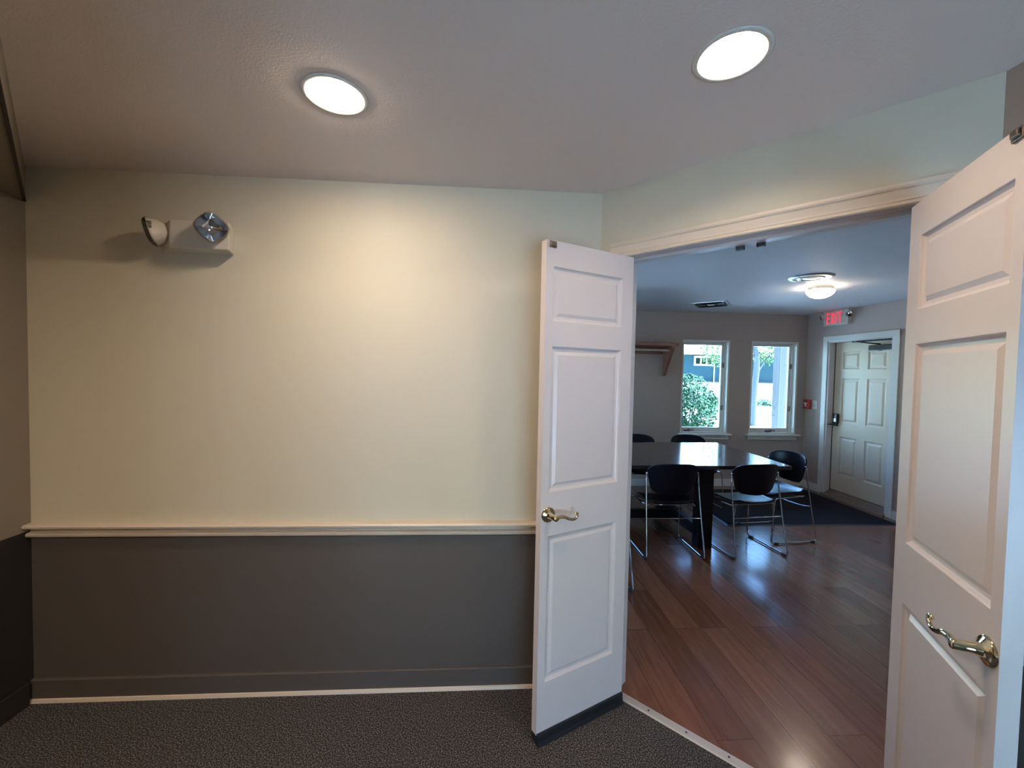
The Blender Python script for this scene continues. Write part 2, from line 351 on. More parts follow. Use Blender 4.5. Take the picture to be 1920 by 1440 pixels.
# ------------------------------------------------------------------ panelled door leaves
def panelled(w, z0, z1, thick, cols, rows, levels, xoff=0.0):
    """leaf in local x (0..w), faces at y=0 and y=-thick, panels = cols x rows of (lo, hi)"""
    bm = B()
    xs = sorted({0, w, *[c for p in cols for c in p]}); zs = sorted({z0, z1, *[c for p in rows for c in p]})
    def face(sy, y):
        def V(x, z, d): return bm.verts.new((x, y - sy*d, z))
        for xa, xb in zip(xs, xs[1:]):
            for za, zb in zip(zs, zs[1:]):
                if (xa, xb) in cols and (za, zb) in rows:
                    prev = None
                    for ins, dep in levels:
                        ring = [V(xa+ins, za+ins, dep), V(xb-ins, za+ins, dep), V(xb-ins, zb-ins, dep), V(xa+ins, zb-ins, dep)]
                        if prev:
                            for i in range(4): bm.faces.new((prev[i], prev[(i+1) % 4], ring[(i+1) % 4], ring[i]))
                        prev = ring
                    bm.faces.new(prev)
                else:
                    bm.faces.new((V(xa, za, 0), V(xb, za, 0), V(xb, zb, 0), V(xa, zb, 0)))
    face(1, 0.0); face(-1, -thick)
    for (xa, za), (xb, zb) in [((0, z0), (w, z0)), ((w, z0), (w, z1)), ((w, z1), (0, z1)), ((0, z1), (0, z0))]:
        bm.faces.new([bm.verts.new(v) for v in ((xa, 0, za), (xb, 0, zb), (xb, -thick, zb), (xa, -thick, za))])
    bmesh.ops.remove_doubles(bm, verts=bm.verts, dist=1e-5)
    return bm
LEV = [(0, 0), (0.003, 0.006), (0.010, 0.011), (0.020, 0.012), (0.024, 0.010), (0.034, 0.005)]

def lever_set(parent, x, z, sy, dirx):
    """brass wave lever: rose, spindle and lever; sy = which way it sticks out, dirx = towards the hinge"""
    h = thing_part('door_handle', parent)
    R = Matrix.Translation((x, 0, z)) @ Matrix.Rotation(-sy*PI/2, 4, 'X')
    r = B(); lathe(r, [(0, 0.016), (0.012, 0.0155), (0.022, 0.011), (0.026, 0.008), (0.029, 0.0075), (0.0325, 0.004), (0.0335, 0.0)], 36, R); obj('rose', r, m_brass, h)
    s = B(); lathe(s, [(0, 0.062), (0.0095, 0.062), (0.0115, 0.059), (0.0115, 0.030), (0.0135, 0.020), (0.016, 0.012)], 24, R); obj('spindle', s, m_brass, h)
    d = dirx
    pts = [(-0.006*d, 0.052, -0.001), (0.006*d, 0.053, 0.001), (0.024*d, 0.054, 0.004), (0.046*d, 0.055, 0.0), (0.066*d, 0.055, -0.010), (0.086*d, 0.054, -0.016), (0.104*d, 0.053, -0.014), (0.115*d, 0.052, -0.004), (0.112*d, 0.052, 0.006), (0.103*d, 0.052, 0.007), (0.099*d, 0.052, 0.001)]
    pp = smooth_path([(x+px, sy*py, z+pz) for px, py, pz in pts], 5)
    n = len(pp); rr = [0.0085 - 0.0048*(i/(n-1))**1.3 for i in range(n)]
    l = B(); tube(l, pp, rr, 12); obj('lever', l, m_brass, h)
    return h
def thing_part(name, parent):
    o = bpy.data.objects.new(name, None); COL.objects.link(o); o.parent = parent; o.empty_display_size = 0.02; return o

ROWS = [(0.262, 0.885), (1.072, 1.677), (1.782, 2.003)]
def leaf(name, label, hinge, ang, sy, w):
    t = thing(name, label, 'door', (hinge[0], hinge[1], 0), ang, kind='structure')
    th = 0.035
    bm = panelled(w, 0.045, 2.108, th, [(0.066, w-0.038)], ROWS, LEV)
    if sy < 0: bmesh.ops.transform(bm, matrix=Matrix.Diagonal((1, -1, 1, 1)), verts=bm.verts)
    obj('door_leaf', bm, m_white, t, bevel=0.0012, seg=1)
    lever_set(t, w-0.036, 0.978, sy, -1)
    c = B(); y0, y1 = sorted((0.0, sy*0.006)); box(c, w-0.047, w-0.010, y0, y1, 2.078, 2.104)
    y0, y1 = sorted((sy*0.004, sy*0.012)); box(c, w-0.040, w-0.016, y0, y1, 2.084, 2.100)
    obj('top_catch', c, m_bronze, t, bevel=0.002)
    s = B(); prism(s, [(-sy*0.034, 0.055), (sy*0.006, 0.052), (sy*0.009, 0.046), (sy*0.010, 0.02), (sy*0.016, 0.003), (sy*0.004, 0.004), (-sy*0.034, 0.012)], 0.001, w-0.001, 'x'); obj('sweep', s, m_black, t)
    hb = B()
    for z in (0.25, 1.08, 1.9): lathe(hb, [(0, 0.045), (0.006, 0.044), (0.006, -0.044), (0, -0.045)], 12, Matrix.Translation((-0.002, -sy*0.040, z)))
    obj('hinge', hb, m_brass, t)
    return t
leaf('door_1', 'narrow white panelled leaf standing open at left of the doorway, black sweep below', (0.674, 1.863), math.radians(-154.07), 1, 0.487)
leaf('door_2', 'narrow white panelled leaf standing open at right of the doorway, nearest the viewer', (1.321, 1.211), math.radians(-117.35), -1, 0.490)

# ------------------------------------------------------------------ recessed downlights
def downlight(c, label, m_bulb, dz=0.0):
    t = thing('recessed_downlight', label, 'ceiling light', c, 0, 'recessed downlights in the front room ceiling')
    r = B(); lathe(r, [(0.083, 0.004), (0.0835, -0.002), (0.088, -0.004), (0.098, -0.0035), (0.101, 0.0), (0.098, 0.0005), (0.0875, 0.0005)], 48); obj('trim_ring', r, m_white2, t)
    k = B(); lathe(k, [(0.0835, 0.001), (0.082, 0.03), (0.080, 0.15), (0.0, 0.152)], 48); obj('reflector', k, m_steel, t)
    b = B(); lathe(b, [(0.0, -0.010), (0.03, -0.008), (0.058, -0.001), (0.074, 0.009), (0.078, 0.017), (0.05, 0.07), (0, 0.08)], 48); bmesh.ops.translate(b, verts=b.verts, vec=(0, 0, dz)); obj('bulb', b, m_bulb, t)
    return t
downlight(L1, 'round recessed downlight over the cream wall, left of the two', m_bulbs[0], -0.006)
downlight(L2, 'round recessed downlight in front of the double doorway, right of the two', m_bulbs[1], 0.036)
downlight(L3, 'unseen round recessed downlight added behind the viewer as fill light', m_bulbs[2])  # out of view, added as warm fill for the left side and ceiling

# ------------------------------------------------------------------ emergency light
def emergency():
    t = thing('emergency_light', 'beige twin-head emergency light high on the cream wall', 'emergency light', (-1.265, DA, 2.145))
    obj('body', prism(B(), [(-0.225, 0), (-0.124, -0.092), (0.124, -0.092), (0.092, 0)], -0.062, 0.060), m_plastic, t, bevel=0.003)
    def head(cx, cy, cz, yawd, pit, rolld, k=1.22):
        R = Matrix.Translation((cx, cy, cz)) @ Matrix.Rotation(yawd, 4, 'Z') @ Matrix.Rotation(pit, 4, 'X') @ Matrix.Rotation(rolld, 4, 'Y') @ Matrix.Diagonal((k, k, k, 1))
        # axis: local -y looks out; rounded-square sections
        def ring(bm, r, y, n=32, e=3.2):
            vs = []
            for k in range(n):
                a = 2*PI*k/n; c, s = math.cos(a), math.sin(a)
                q = (abs(c)**e + abs(s)**e)**(-1/e)
                vs.append(bm.verts.new(R @ Vector((r*q*c, y, r*q*s))))
            return vs
        def shell(bm, prof):
            rs = [ring(bm, r, y) for r, y in prof]
            for a, b in zip(rs, rs[1:]):
                for k in range(32): bm.faces.new((a[k], a[(k+1) % 32], b[(k+1) % 32], b[k])).smooth = True
            return rs
        hb = B(); rs = shell(hb, [(0.006, 0.042), (0.022, 0.038), (0.036, 0.022), (0.042, 0.0), (0.045, -0.008), (0.042, -0.008)]); hb.faces.new(rs[0])
        ho = obj('lamp_head', hb, m_plastic, t)
        rf = B(); rs = shell(rf, [(0.0425, -0.007), (0.030, 0.012), (0.012, 0.024), (0.003, 0.026)]); rf.faces.new(rs[-1]); obj('reflector', rf, m_chrome, ho)
        ln = B(); rs = shell(ln, [(0.046, -0.006), (0.046, -0.013), (0.040, -0.020), (0.026, -0.0235), (0.010, -0.025)]); ln.faces.new(rs[-1]); obj('lens', ln, m_lens, ho)
        return ho
    h1 = head(0.080, -0.140, 0.018, math.radians(42), math.radians(16), math.radians(40))
    h2 = head(-0.196, -0.080, 0.008, math.radians(-66), math.radians(16), math.radians(-8))
    sl = B()
    for k in range(4):
        z = 0.034-0.008*k; box(sl, -0.198+0.006*k, -0.170, -0.134, -0.128, z, z+0.002)
    obj('vent_slots', sl, m_dark, h2)
    ar = B(); tube(ar, [(0.074, -0.085, 0.012), (0.076, -0.105, 0.014)], 0.012, 12); obj('swivel', ar, m_plastic, t)
    ar = B(); tube(ar, [(-0.165, -0.045, 0.005), (-0.180, -0.065, 0.006)], 0.012, 12); obj('swivel', ar, m_plastic, t)
emergency()

# ------------------------------------------------------------------ far room shell
W1, W2 = (2.735, 3.42), (3.740, 4.43); WZ0, WZ1 = 0.745, 2.06
W3 = (0.35, 1.25)
TH = 0.16
fw_ = B(); ys = (DF, DF+TH)
xs = [-1.9, W3[0], W3[1], W1[0], W1[1], W2[0], W2[1], XR+0.3]
for i in range(0, 8, 2): box(fw_, xs[i], xs[i+1], *ys, 0, H)
for a_, b_ in (W3, W1, W2): box(fw_, a_, b_, *ys, 0, WZ0); box(fw_, a_, b_, *ys, WZ1, H)
struct('wall_far', fw_, m_farwall, 'taupe grey wall of the far room with the two slim windows', 'wall')
EY0, EY1, EZ1 = 4.300, 5.185, 2.05      # rough exit opening
ew = B(); box(ew, XR, XR+0.2, 1.0, EY0, 0, H); box(ew, XR, XR+0.2, EY1, DF, 0, H); box(ew, XR, XR+0.2, EY0, EY1, EZ1, H)
struct('wall_exit', ew, m_farwall, 'grey wall of the far room with the exit door', 'wall')
en = B(); box(en, -1.9, -1.75, DA+0.12, 3.2, 0, H); box(en, -1.9, -1.75, 4.4, DF, 0, H); box(en, -1.9, -1.75, 3.2, 4.4, 0, 0.75); box(en, -1.9, -1.75, 3.2, 4.4, 2.1, H)
struct('wall_end', en, m_farwall, 'end wall of the far room out of sight to the left', 'wall')
struct('wall_partition', prism(B(), [(1.45, 1.21), (XR+0.05, 1.21), (XR+0.05, 1.0), (1.45, 1.0)], 0, H), m_farwall, 'near wall of the far room hidden behind the right open leaf', 'wall')

def slim_window(name, label, x0, x1, keep):
    cx = (x0+x1)/2; w = (x1-x0)/2
    t = thing(name, label, 'window', (cx, DF, WZ0), 0, kind='structure')
    hh = WZ1-WZ0
    f = B()      # jamb liner
    for a, b, c, d in ((-w, -w+0.022, 0, hh), (w-0.022, w, 0, hh), (-w+0.022, w-0.022, hh-0.022, hh), (-w+0.022, w-0.022, 0, 0.022)):
        box(f, a, b, -0.004, TH, c, d)
    obj('window_frame', f, m_white2, t, bevel=0.002)
    s = B(); q = w-0.022; k = 0.042
    for a, b, c, d in ((-q, -q+k, 0.022, hh-0.022), (q-k, q, 0.022, hh-0.022), (-q+k, q-k, hh-0.022-k, hh-0.022), (-q+k, q-k, 0.022, 0.022+k+0.012)):
        box(s, a, b, 0.085, 0.125, c, d)
    so_ = obj('sash', s, m_white2, t, bevel=0.004)
    st = B()
    for a, b, c, d in ((-q, -q+0.014, 0.022, hh-0.022), (q-0.014, q, 0.022, hh-0.022), (-q+0.014, q-0.014, hh-0.036, hh-0.022)):
        box(st, a, b, 0.060, 0.085, c, d)
    obj('sash_stop', st, m_white2, t, bevel=0.002)
    obj('pane', box(B(), -q+k, q-k, 0.103, 0.107, 0.022+k, hh-0.022-k), m_glass, so_)
    sl = B(); box(sl, -w-0.050, w+0.050, -0.055, 0.06, -0.022, 0.0)
    obj('window_sill', sl, m_white2, t, bevel=0.006)
    ap = B(); box(ap, -w-0.015, w+0.015, -0.018, 0, -0.080, -0.022); obj('apron', ap, m_white2, t, bevel=0.004)
    cr = B(); box(cr, -0.045, 0.030, 0.050, 0.084, 0.023, 0.042); tube(cr, fillet([(-0.01, 0.055, 0.04), (-0.01, 0.035, 0.055), (0.055, 0.030, 0.046)], 0.01), 0.006, 8); sphere(cr, (0.058, 0.03, 0.046), 0.010, 10)
    if keep == 'left': bmesh.ops.translate(cr, verts=cr.verts, vec=(-0.20, 0, 0))
    obj('crank', cr, m_bronze, t)
    for z in (0.36, 0.97):
        lk = B(); box(lk, q-0.030, q-0.008, 0.068, 0.086, z-0.035, z+0.035); tube(lk, [(q-0.020, 0.066, z), (q-0.030, 0.050, z+0.01), (q-0.034, 0.046, z+0.035)], 0.006, 8); obj('lock', lk, m_bronze, so_, bevel=0.002)
slim_window('window_1', 'slim white casement window nearest the wall shelf, bush outside', *W1, 'left')
slim_window('window_2', 'slim white casement window nearest the exit door, tree and post outside', *W2, 'mid')
def wide_window(name, label, loc, rz, w, z0, z1):
    t = thing(name, label, 'window', loc, rz, kind='structure'); f = B()
    for a, b, c, d in ((-w, -w+0.05, z0, z1), (w-0.05, w, z0, z1), (-w+0.05, w-0.05, z1-0.05, z1), (-w+0.05, w-0.05, z0, z0+0.05), (-0.03, 0.03, z0+0.05, z1-0.05)): box(f, a, b, -0.04, 0.04, c, d)
    obj('window_frame', f, m_white2, t); obj('pane', box(B(), -w+0.05, w-0.05, -0.002, 0.002, z0+0.05, z1-0.05), m_glass, t)
wide_window('window_4', 'wide window of the far room hidden behind the cream wall', ((W3[0]+W3[1])/2, DF+0.1, 0), 0, 0.45, WZ0, WZ1)
wide_window('window_5', 'end window of the far room hidden behind the cream wall', (-1.825, 3.8, 0), PI/2, 0.6, 0.75, 2.1)

# baseboards far room
struct('baseboard_far', box(B(), -1.75, XR, DF-0.014, DF, 0, 0.10), m_white2, 'white baseboard below the two slim windows', 'baseboard', bevel=0.003)
be = B(); box(be, XR-0.014, XR, 5.25, DF-0.014, 0, 0.10); box(be, XR-0.014, XR, 1.21, 4.232, 0, 0.10)
struct('baseboard_exit', be, m_white2, 'white baseboard on both sides of the exit door', 'baseboard', bevel=0.003)

# ------------------------------------------------------------------ exit door: local x runs along -y of the room (left to right in view)
def exit_door():
    t = thing('door_3', 'white six panel exit door with keypad lock and black closer', 'door', (XR, EY1, 0), -PI/2, kind='structure')
    # local x: 0..0.885 from far jamb to near jamb, local y: +  = towards +x of the room (into the wall)
    Wd = EY1-EY0
    c = B()
    for x0, x1, z0, z1 in ((-0.070, 0.004, 0, EZ1+0.066), (Wd-0.004, Wd+0.070, 0, EZ1+0.066)): box(c, x0, x1, -0.016, 0.0, z0, z1)
    box(c, -0.070, Wd+0.070, -0.018, 0.0, EZ1-0.004, EZ1+0.066)
    obj('casing', c, m_white2, t, bevel=0.004)
    j = B(); box(j, 0, 0.028, -0.003, 0.16, 0, EZ1); box(j, Wd-0.028, Wd, -0.003, 0.16, 0, EZ1); box(j, 0.028, Wd-0.028, -0.003, 0.16, EZ1-0.02, EZ1); box(j, 0.028, 0.052, 0.126, 0.16, 0.09, EZ1-0.02); box(j, Wd-0.052, Wd-0.028, 0.126, 0.16, 0.09, EZ1-0.02); box(j, 0.052, Wd-0.052, 0.126, 0.16, EZ1-0.046, EZ1-0.02); obj('jamb', j, m_white, t, bevel=0.002)
    x0, x1, z0, z1 = 0.034, Wd-0.033, 0.078, EZ1-0.024; w = x1-x0
    colA = (0.115, w/2-0.055); colB = (w/2+0.055, w-0.115)
    rows = [(0.30, 0.80), (0.985, 1.56), (1.68, 1.90)]
    bm = panelled(w, z0, z1, 0.044, [colA, colB], rows, [(0, 0), (0.004, 0.006), (0.014, 0.010), (0.024, 0.010), (0.044, 0.002)])
    bmesh.ops.transform(bm, matrix=Matrix.Translation((x0, 0.08, 0)) @ Matrix.Diagonal((1, -1, 1, 1)), verts=bm.verts)
    obj('door_leaf', bm, m_exitdoor, t, bevel=0.0012, seg=1)
    s = B(); prism(s, [(-0.045, 0), (-0.040, 0.014), (0.02, 0.030), (0.075, 0.070), (0.126, 0.071), (0.128, 0.096), (0.16, 0.096), (0.16, 0)], 0.002, Wd-0.002, 'x'); obj('sill', s, m_oak, t)
    ws = B(); box(ws, 0.028, 0.034, 0.074, 0.09, 0.07, EZ1-0.02); obj('weather_strip', ws, m_black, t)
    lk = B(); box(lk, 0.058, 0.130, 0.048, 0.08, 0.965, 1.095)
    lo = obj('keypad_lock', lk, m_dark, t, bevel=0.010, seg=3)
    kp = B(); box(kp, 0.072, 0.116, 0.044, 0.049, 0.985, 1.03); obj('lock_plate', kp, m_steel, lo, bevel=0.003)
    lv = B(); tube(lv, fillet([(0.09, 0.05, 0.952), (0.09, 0.010, 0.952), (0.045, 0.008, 0.950), (-0.010, 0.012, 0.945)], 0.01), 0.010, 10); box(lv, 0.068, 0.112, 0.055, 0.08, 0.930, 0.968); obj('lever', lv, m_dark, lo)
    # closer: body on the leaf near the hinge side, arms to the head
    cb = B(); box(cb, 0.545, 0.84, 0.022, 0.08, 1.905, 1.965); co = obj('closer', cb, m_dark, t, bevel=0.008, seg=3)
    ar = B(); lathe(ar, [(0, 0.03), (0.02, 0.028), (0.022, -0.035), (0, -0.04)], 16, Matrix.Translation((0.68, 0.045, 1.935)))
    tube(ar, [(0.68, 0.045, 1.972), (0.60, -0.05, 1.992), (0.55, -0.105, 2.005)], 0.008, 8); tube(ar, [(0.55, -0.105, 2.005), (0.42, -0.02, 2.018), (0.36, 0.02, 2.022)], 0.008, 8)
    box(ar, 0.34, 0.84, 0.012, 0.035, 2.012, 2.030)
    obj('closer_arm', ar, m_dark, co)
    hb = B()
    for z in (0.25, 1.05, 1.85): lathe(hb, [(0, 0.05), (0.007, 0.049), (0.007, -0.049), (0, -0.05)], 12, Matrix.Translation((Wd-0.031, 0.072, z)))
    obj('hinge', hb, m_steel, t)
exit_door()

# ------------------------------------------------------------------ exit sign, fire alarm, switch on the exit wall
def exit_sign():
    t = thing('exit_sign', 'lit red EXIT sign with two lamp heads above the white exit door', 'exit sign', (XR, 5.035, 2.346), -PI/2)
    obj('housing', box(B(), -0.185, 0.185, -0.055, 0, -0.097, 0.097), m_plastic, t, bevel=0.004)
    h, z0, s, ya, yb = 0.140, -0.070, 0.015, -0.0585, -0.0540
    l = B(); x = -0.135
    box(l, x, x+s, ya, yb, z0, z0+h)
    for zz in (z0, z0+h/2-s/2, z0+h-s): box(l, x+s, x+0.048, ya, yb, zz, zz+s)
    x += 0.064
    prism(l, [(x, z0), (x+0.017, z0), (x+0.058, z0+h), (x+0.041, z0+h)], ya, yb, 'y')
    prism(l, [(x+0.041, z0), (x+0.058, z0), (x+0.017, z0+h), (x, z0+h)], ya-0.0003, yb, 'y')
    x += 0.076; box(l, x, x+s, ya, yb, z0, z0+h)
    x += 0.032; box(l, x, x+0.058, ya, yb, z0+h-s, z0+h); box(l, x+0.0215, x+0.0365, ya, yb, z0, z0+h-s)
    obj('lettering', l, m_exit, t)
    for sx in (-1, 1):
        hb = B(); R = Matrix.Translation((sx*0.207, -0.058, 0.022)) @ Matrix.Rotation(sx*0.5, 4, 'Z') @ Matrix.Rotation(PI/2+0.3, 4, 'X')
        lathe(hb, [(0, -0.030), (0.020, -0.026), (0.032, -0.006), (0.036, 0.014), (0.034, 0.016)], 20, R)
        ho = obj('lamp_head', hb, m_plastic, t)
        ln = B(); lathe(ln, [(0.0335, 0.015), (0.020, 0.020), (0, 0.022)], 20, R); obj('lens', ln, m_lens if sx < 0 else m_chrome, ho)
        ar = B(); tube(ar, [(sx*0.18, -0.03, 0.01), (sx*0.205, -0.045, 0.018)], 0.009, 8); obj('swivel', ar, m_plastic, ho)
exit_sign()
def fire_alarm():
    t = thing('fire_alarm', 'small red fire alarm pull station left of the exit door', 'fire alarm', (XR, 5.475, 1.185), -PI/2)
    obj('housing', box(B(), -0.052, 0.052, -0.045, 0, -0.066, 0.066), m_red, t, bevel=0.006)
    p = B(); box(p, -0.026, 0.026, -0.056, -0.044, 0.006, 0.022); box(p, -0.009, 0.009, -0.056, -0.044, -0.034, 0.006); obj('pull_bar', p, m_white2, t, bevel=0.002)
fire_alarm()
def light_switch():
    t = thing('light_switch', 'pale toggle switch plate beside the red fire alarm', 'light switch', (XR, 5.365, 1.185), -PI/2)
    obj('plate', box(B(), -0.040, 0.040, -0.006, 0, -0.060, 0.060), m_plastic, t, bevel=0.003)
    g = B(); prism(g, [(-0.006, -0.014), (-0.018, 0.004), (-0.015, 0.012), (-0.006, 0.014)], -0.006, 0.006, 'x'); obj('toggle', g, m_white2, t)
    for z in (-0.042, 0.042):
        sc_ = B(); lathe(sc_, [(0, 0.002), (0.004, 0.0)], 8, Matrix.Translation((0, -0.006, z)) @ Matrix.Rotation(PI/2, 4, 'X')); obj('screw', sc_, m_steel, t)
light_switch()

# ------------------------------------------------------------------ far room ceiling fixtures
def dome_lamp():
    t = thing('dome_lamp', 'lit white glass dome lamp on the far room ceiling', 'ceiling light', (3.215, 3.775, H))
    b = B(); lathe(b, [(0, 0), (0.103, 0), (0.105, -0.006), (0.105, -0.038), (0.100, -0.042)], 40); obj('base', b, m_steel, t)
    g = B(); lathe(g, [(0.095, -0.038), (0.115, -0.039), (0.116, -0.046), (0.107, -0.066), (0.083, -0.090), (0.047, -0.105), (0, -0.110)], 40); obj('glass_shade', g, m_dome, t)
    for k in range(3):
        a = 2*PI*k/3 - 0.5; c = B(); sphere(c, (0.108*math.cos(a), 0.108*math.sin(a), -0.024), 0.009, 10); obj('clip', c, m_brass, t)
dome_lamp()
def round_vent():
    t = thing('round_vent', 'flat round metal ceiling vent beside the dome lamp', 'vent', (2.83, 3.43, H))
    p = B(); lathe(p, [(0, -0.012), (0.06, -0.012), (0.066, -0.004), (0.072, -0.004), (0.078, -0.014), (0.098, -0.016), (0.102, -0.005), (0.108, -0.005), (0.114, -0.012), (0.150, -0.010), (0.168, -0.003), (0.170, 0)], 48); obj('cover', p, m_steel, t)
    for k in range(2):
        s = B(); lathe(s, [(0, -0.016), (0.006, -0.014), (0.007, -0.010)], 10, Matrix.Translation((0.132*(-1)**k, 0.03*(-1)**k, 0))); obj('screw', s, m_dark, t)
round_vent()
def square_vent():
    t = thing('air_vent', 'square louvred ceiling vent turned diagonally above the windows', 'vent', (2.745, 4.875, H), PI/4+0.12)
    f = B(); r = 0.20
    prof = [(r, 0.0), (r, -0.006), (r-0.03, -0.010), (r-0.032, 0.0)]
    def sq(bm, prof):
        rings = [[bm.verts.new((sx*a, sy*a, z)) for sx, sy in ((-1, -1), (1, -1), (1, 1), (-1, 1))] for a, z in prof]
        for i in range(len(rings)):
            a, b = rings[i], rings[(i+1) % len(rings)]
            for k in range(4): bm.faces.new((a[k], a[(k+1) % 4], b[(k+1) % 4], b[k]))
    sq(f, prof); obj('frame', f, m_steel, t)
    bk_ = B(); box(bk_, -0.168, 0.168, -0.168, 0.168, -0.003, -0.001); obj('backing', bk_, m_black, t)
    for a in (0.145, 0.105, 0.065):
        lv = B(); sq(lv, [(a, -0.004), (a+0.016, -0.016), (a+0.018, -0.014), (a+0.004, -0.003)]); obj('louvre', lv, m_dark, t)
    c = B(); box(c, -0.035, 0.035, -0.035, 0.035, -0.016, -0.012); obj('center_plate', c, m_steel, t)
square_vent()

# ------------------------------------------------------------------ coat shelf on the window wall
def coat_shelf():
    t = thing('coat_shelf', 'reddish wood coat shelf with triangular bracket beside the left slim window', 'shelf', (1.55, DF, 1.93))
    # local x: -0.95 .. 0.99
    obj('board', box(B(), -0.95, 0.985, -0.305, 0, 0.012, 0.046), m_shelf, t, bevel=0.003)
    c = B(); box(c, -0.95, 0.90, -0.022, 0, -0.085, 0.012); obj('cleat', c, m_shelf, t, bevel=0.002)
    for x in (-0.85, 0.90):
        b = B(); prism(b, [(-0.022, 0.012), (-0.290, 0.012), (-0.290, -0.020), (-0.050, -0.375), (-0.022, -0.385)], x, x+0.035, 'x'); obj('bracket', b, m_shelf, t, bevel=0.002)
    r = B(); tube(r, [(-0.85, -0.215, -0.040), (0.905, -0.215, -0.040)], 0.013, 12); obj('hanging_rod', r, m_white2, t)
coat_shelf()

# ------------------------------------------------------------------ floor mat
mm = B(); prism(mm, [(2.56, 4.075), (4.44, 4.065), (4.44, 5.32), (2.60, 5.36)], 0.0, 0.009)
m_mat = mat('charcoal_mat', (0.011, 0.011, 0.014), 0.9, spec=0.15, bump=0.6, bscale=220, var=0.3, vscale=90)
mt = thing('floor_mat', 'charcoal entrance mat in front of the exit door', 'mat')
obj('pile', mm, m_mat, mt, bevel=0.004)
ed = B()
ring_o = [(2.535, 4.050), (4.465, 4.040), (4.465, 5.345), (2.575, 5.385)]; ring_i = [(2.56, 4.075), (4.44, 4.065), (4.44, 5.32), (2.60, 5.36)]
for i in range(4):
    j = (i+1) % 4
    vs = [ed.verts.new((*ring_o[i], 0.001)), ed.verts.new((*ring_o[j], 0.001)), ed.verts.new((*ring_i[j], 0.008)), ed.verts.new((*ring_i[i], 0.008))]
    vb = [ed.verts.new((*ring_o[i], 0.0)), ed.verts.new((*ring_o[j], 0.0)), ed.verts.new((*ring_i[j], 0.0)), ed.verts.new((*ring_i[i], 0.0))]
    ed.faces.new(vs); ed.faces.new(vb[::-1])
    for k in range(4): ed.faces.new((vs[k], vb[k], vb[(k+1) % 4], vs[(k+1) % 4]))
obj('rubber_edge', ed, m_black, mt)

# ------------------------------------------------------------------ meeting table
def table():
    x0, x1, y0, y1 = 0.40, 2.788, 3.50, 4.72
    cx, cy = (x0+x1)/2, (y0+y1)/2
    t = thing('meeting_table', 'dark espresso wood meeting table reflecting the windows', 'table', (cx, cy, 0))
    hx, hy = (x1-x0)/2, (y1-y0)/2
    obj('tabletop', box(B(), -hx, hx, -hy, hy, 0.726, 0.760), m_table, t, bevel=0.004)
    ap = B(); box(ap, -hx+0.68, hx-0.68, -0.03, 0.03, 0.63, 0.726); obj('apron', ap, m_legwood, t)
    for sx in (-1, 1):
        xa = sx*(hx-0.785)
        for sy in (-1, 1):
            l = B(); ya = -(hy-0.075) if sy < 0 else hy-0.335; box(l, xa-0.066, xa+0.066, ya-0.055, ya+0.055, 0, 0.726); obj('leg', l, m_legwood, t, bevel=0.004)
        f = B(); box(f, xa-0.03, xa+0.03, -hy+0.13, hy-0.13, 0.07, 0.17); obj('foot_beam', f, m_legwood, t, bevel=0.003)
    s = B(); box(s, -hx+0.83, hx-0.83, -0.025, 0.025, 0.075, 0.165); obj('stretcher', s, m_legwood, t, bevel=0.003)
table()

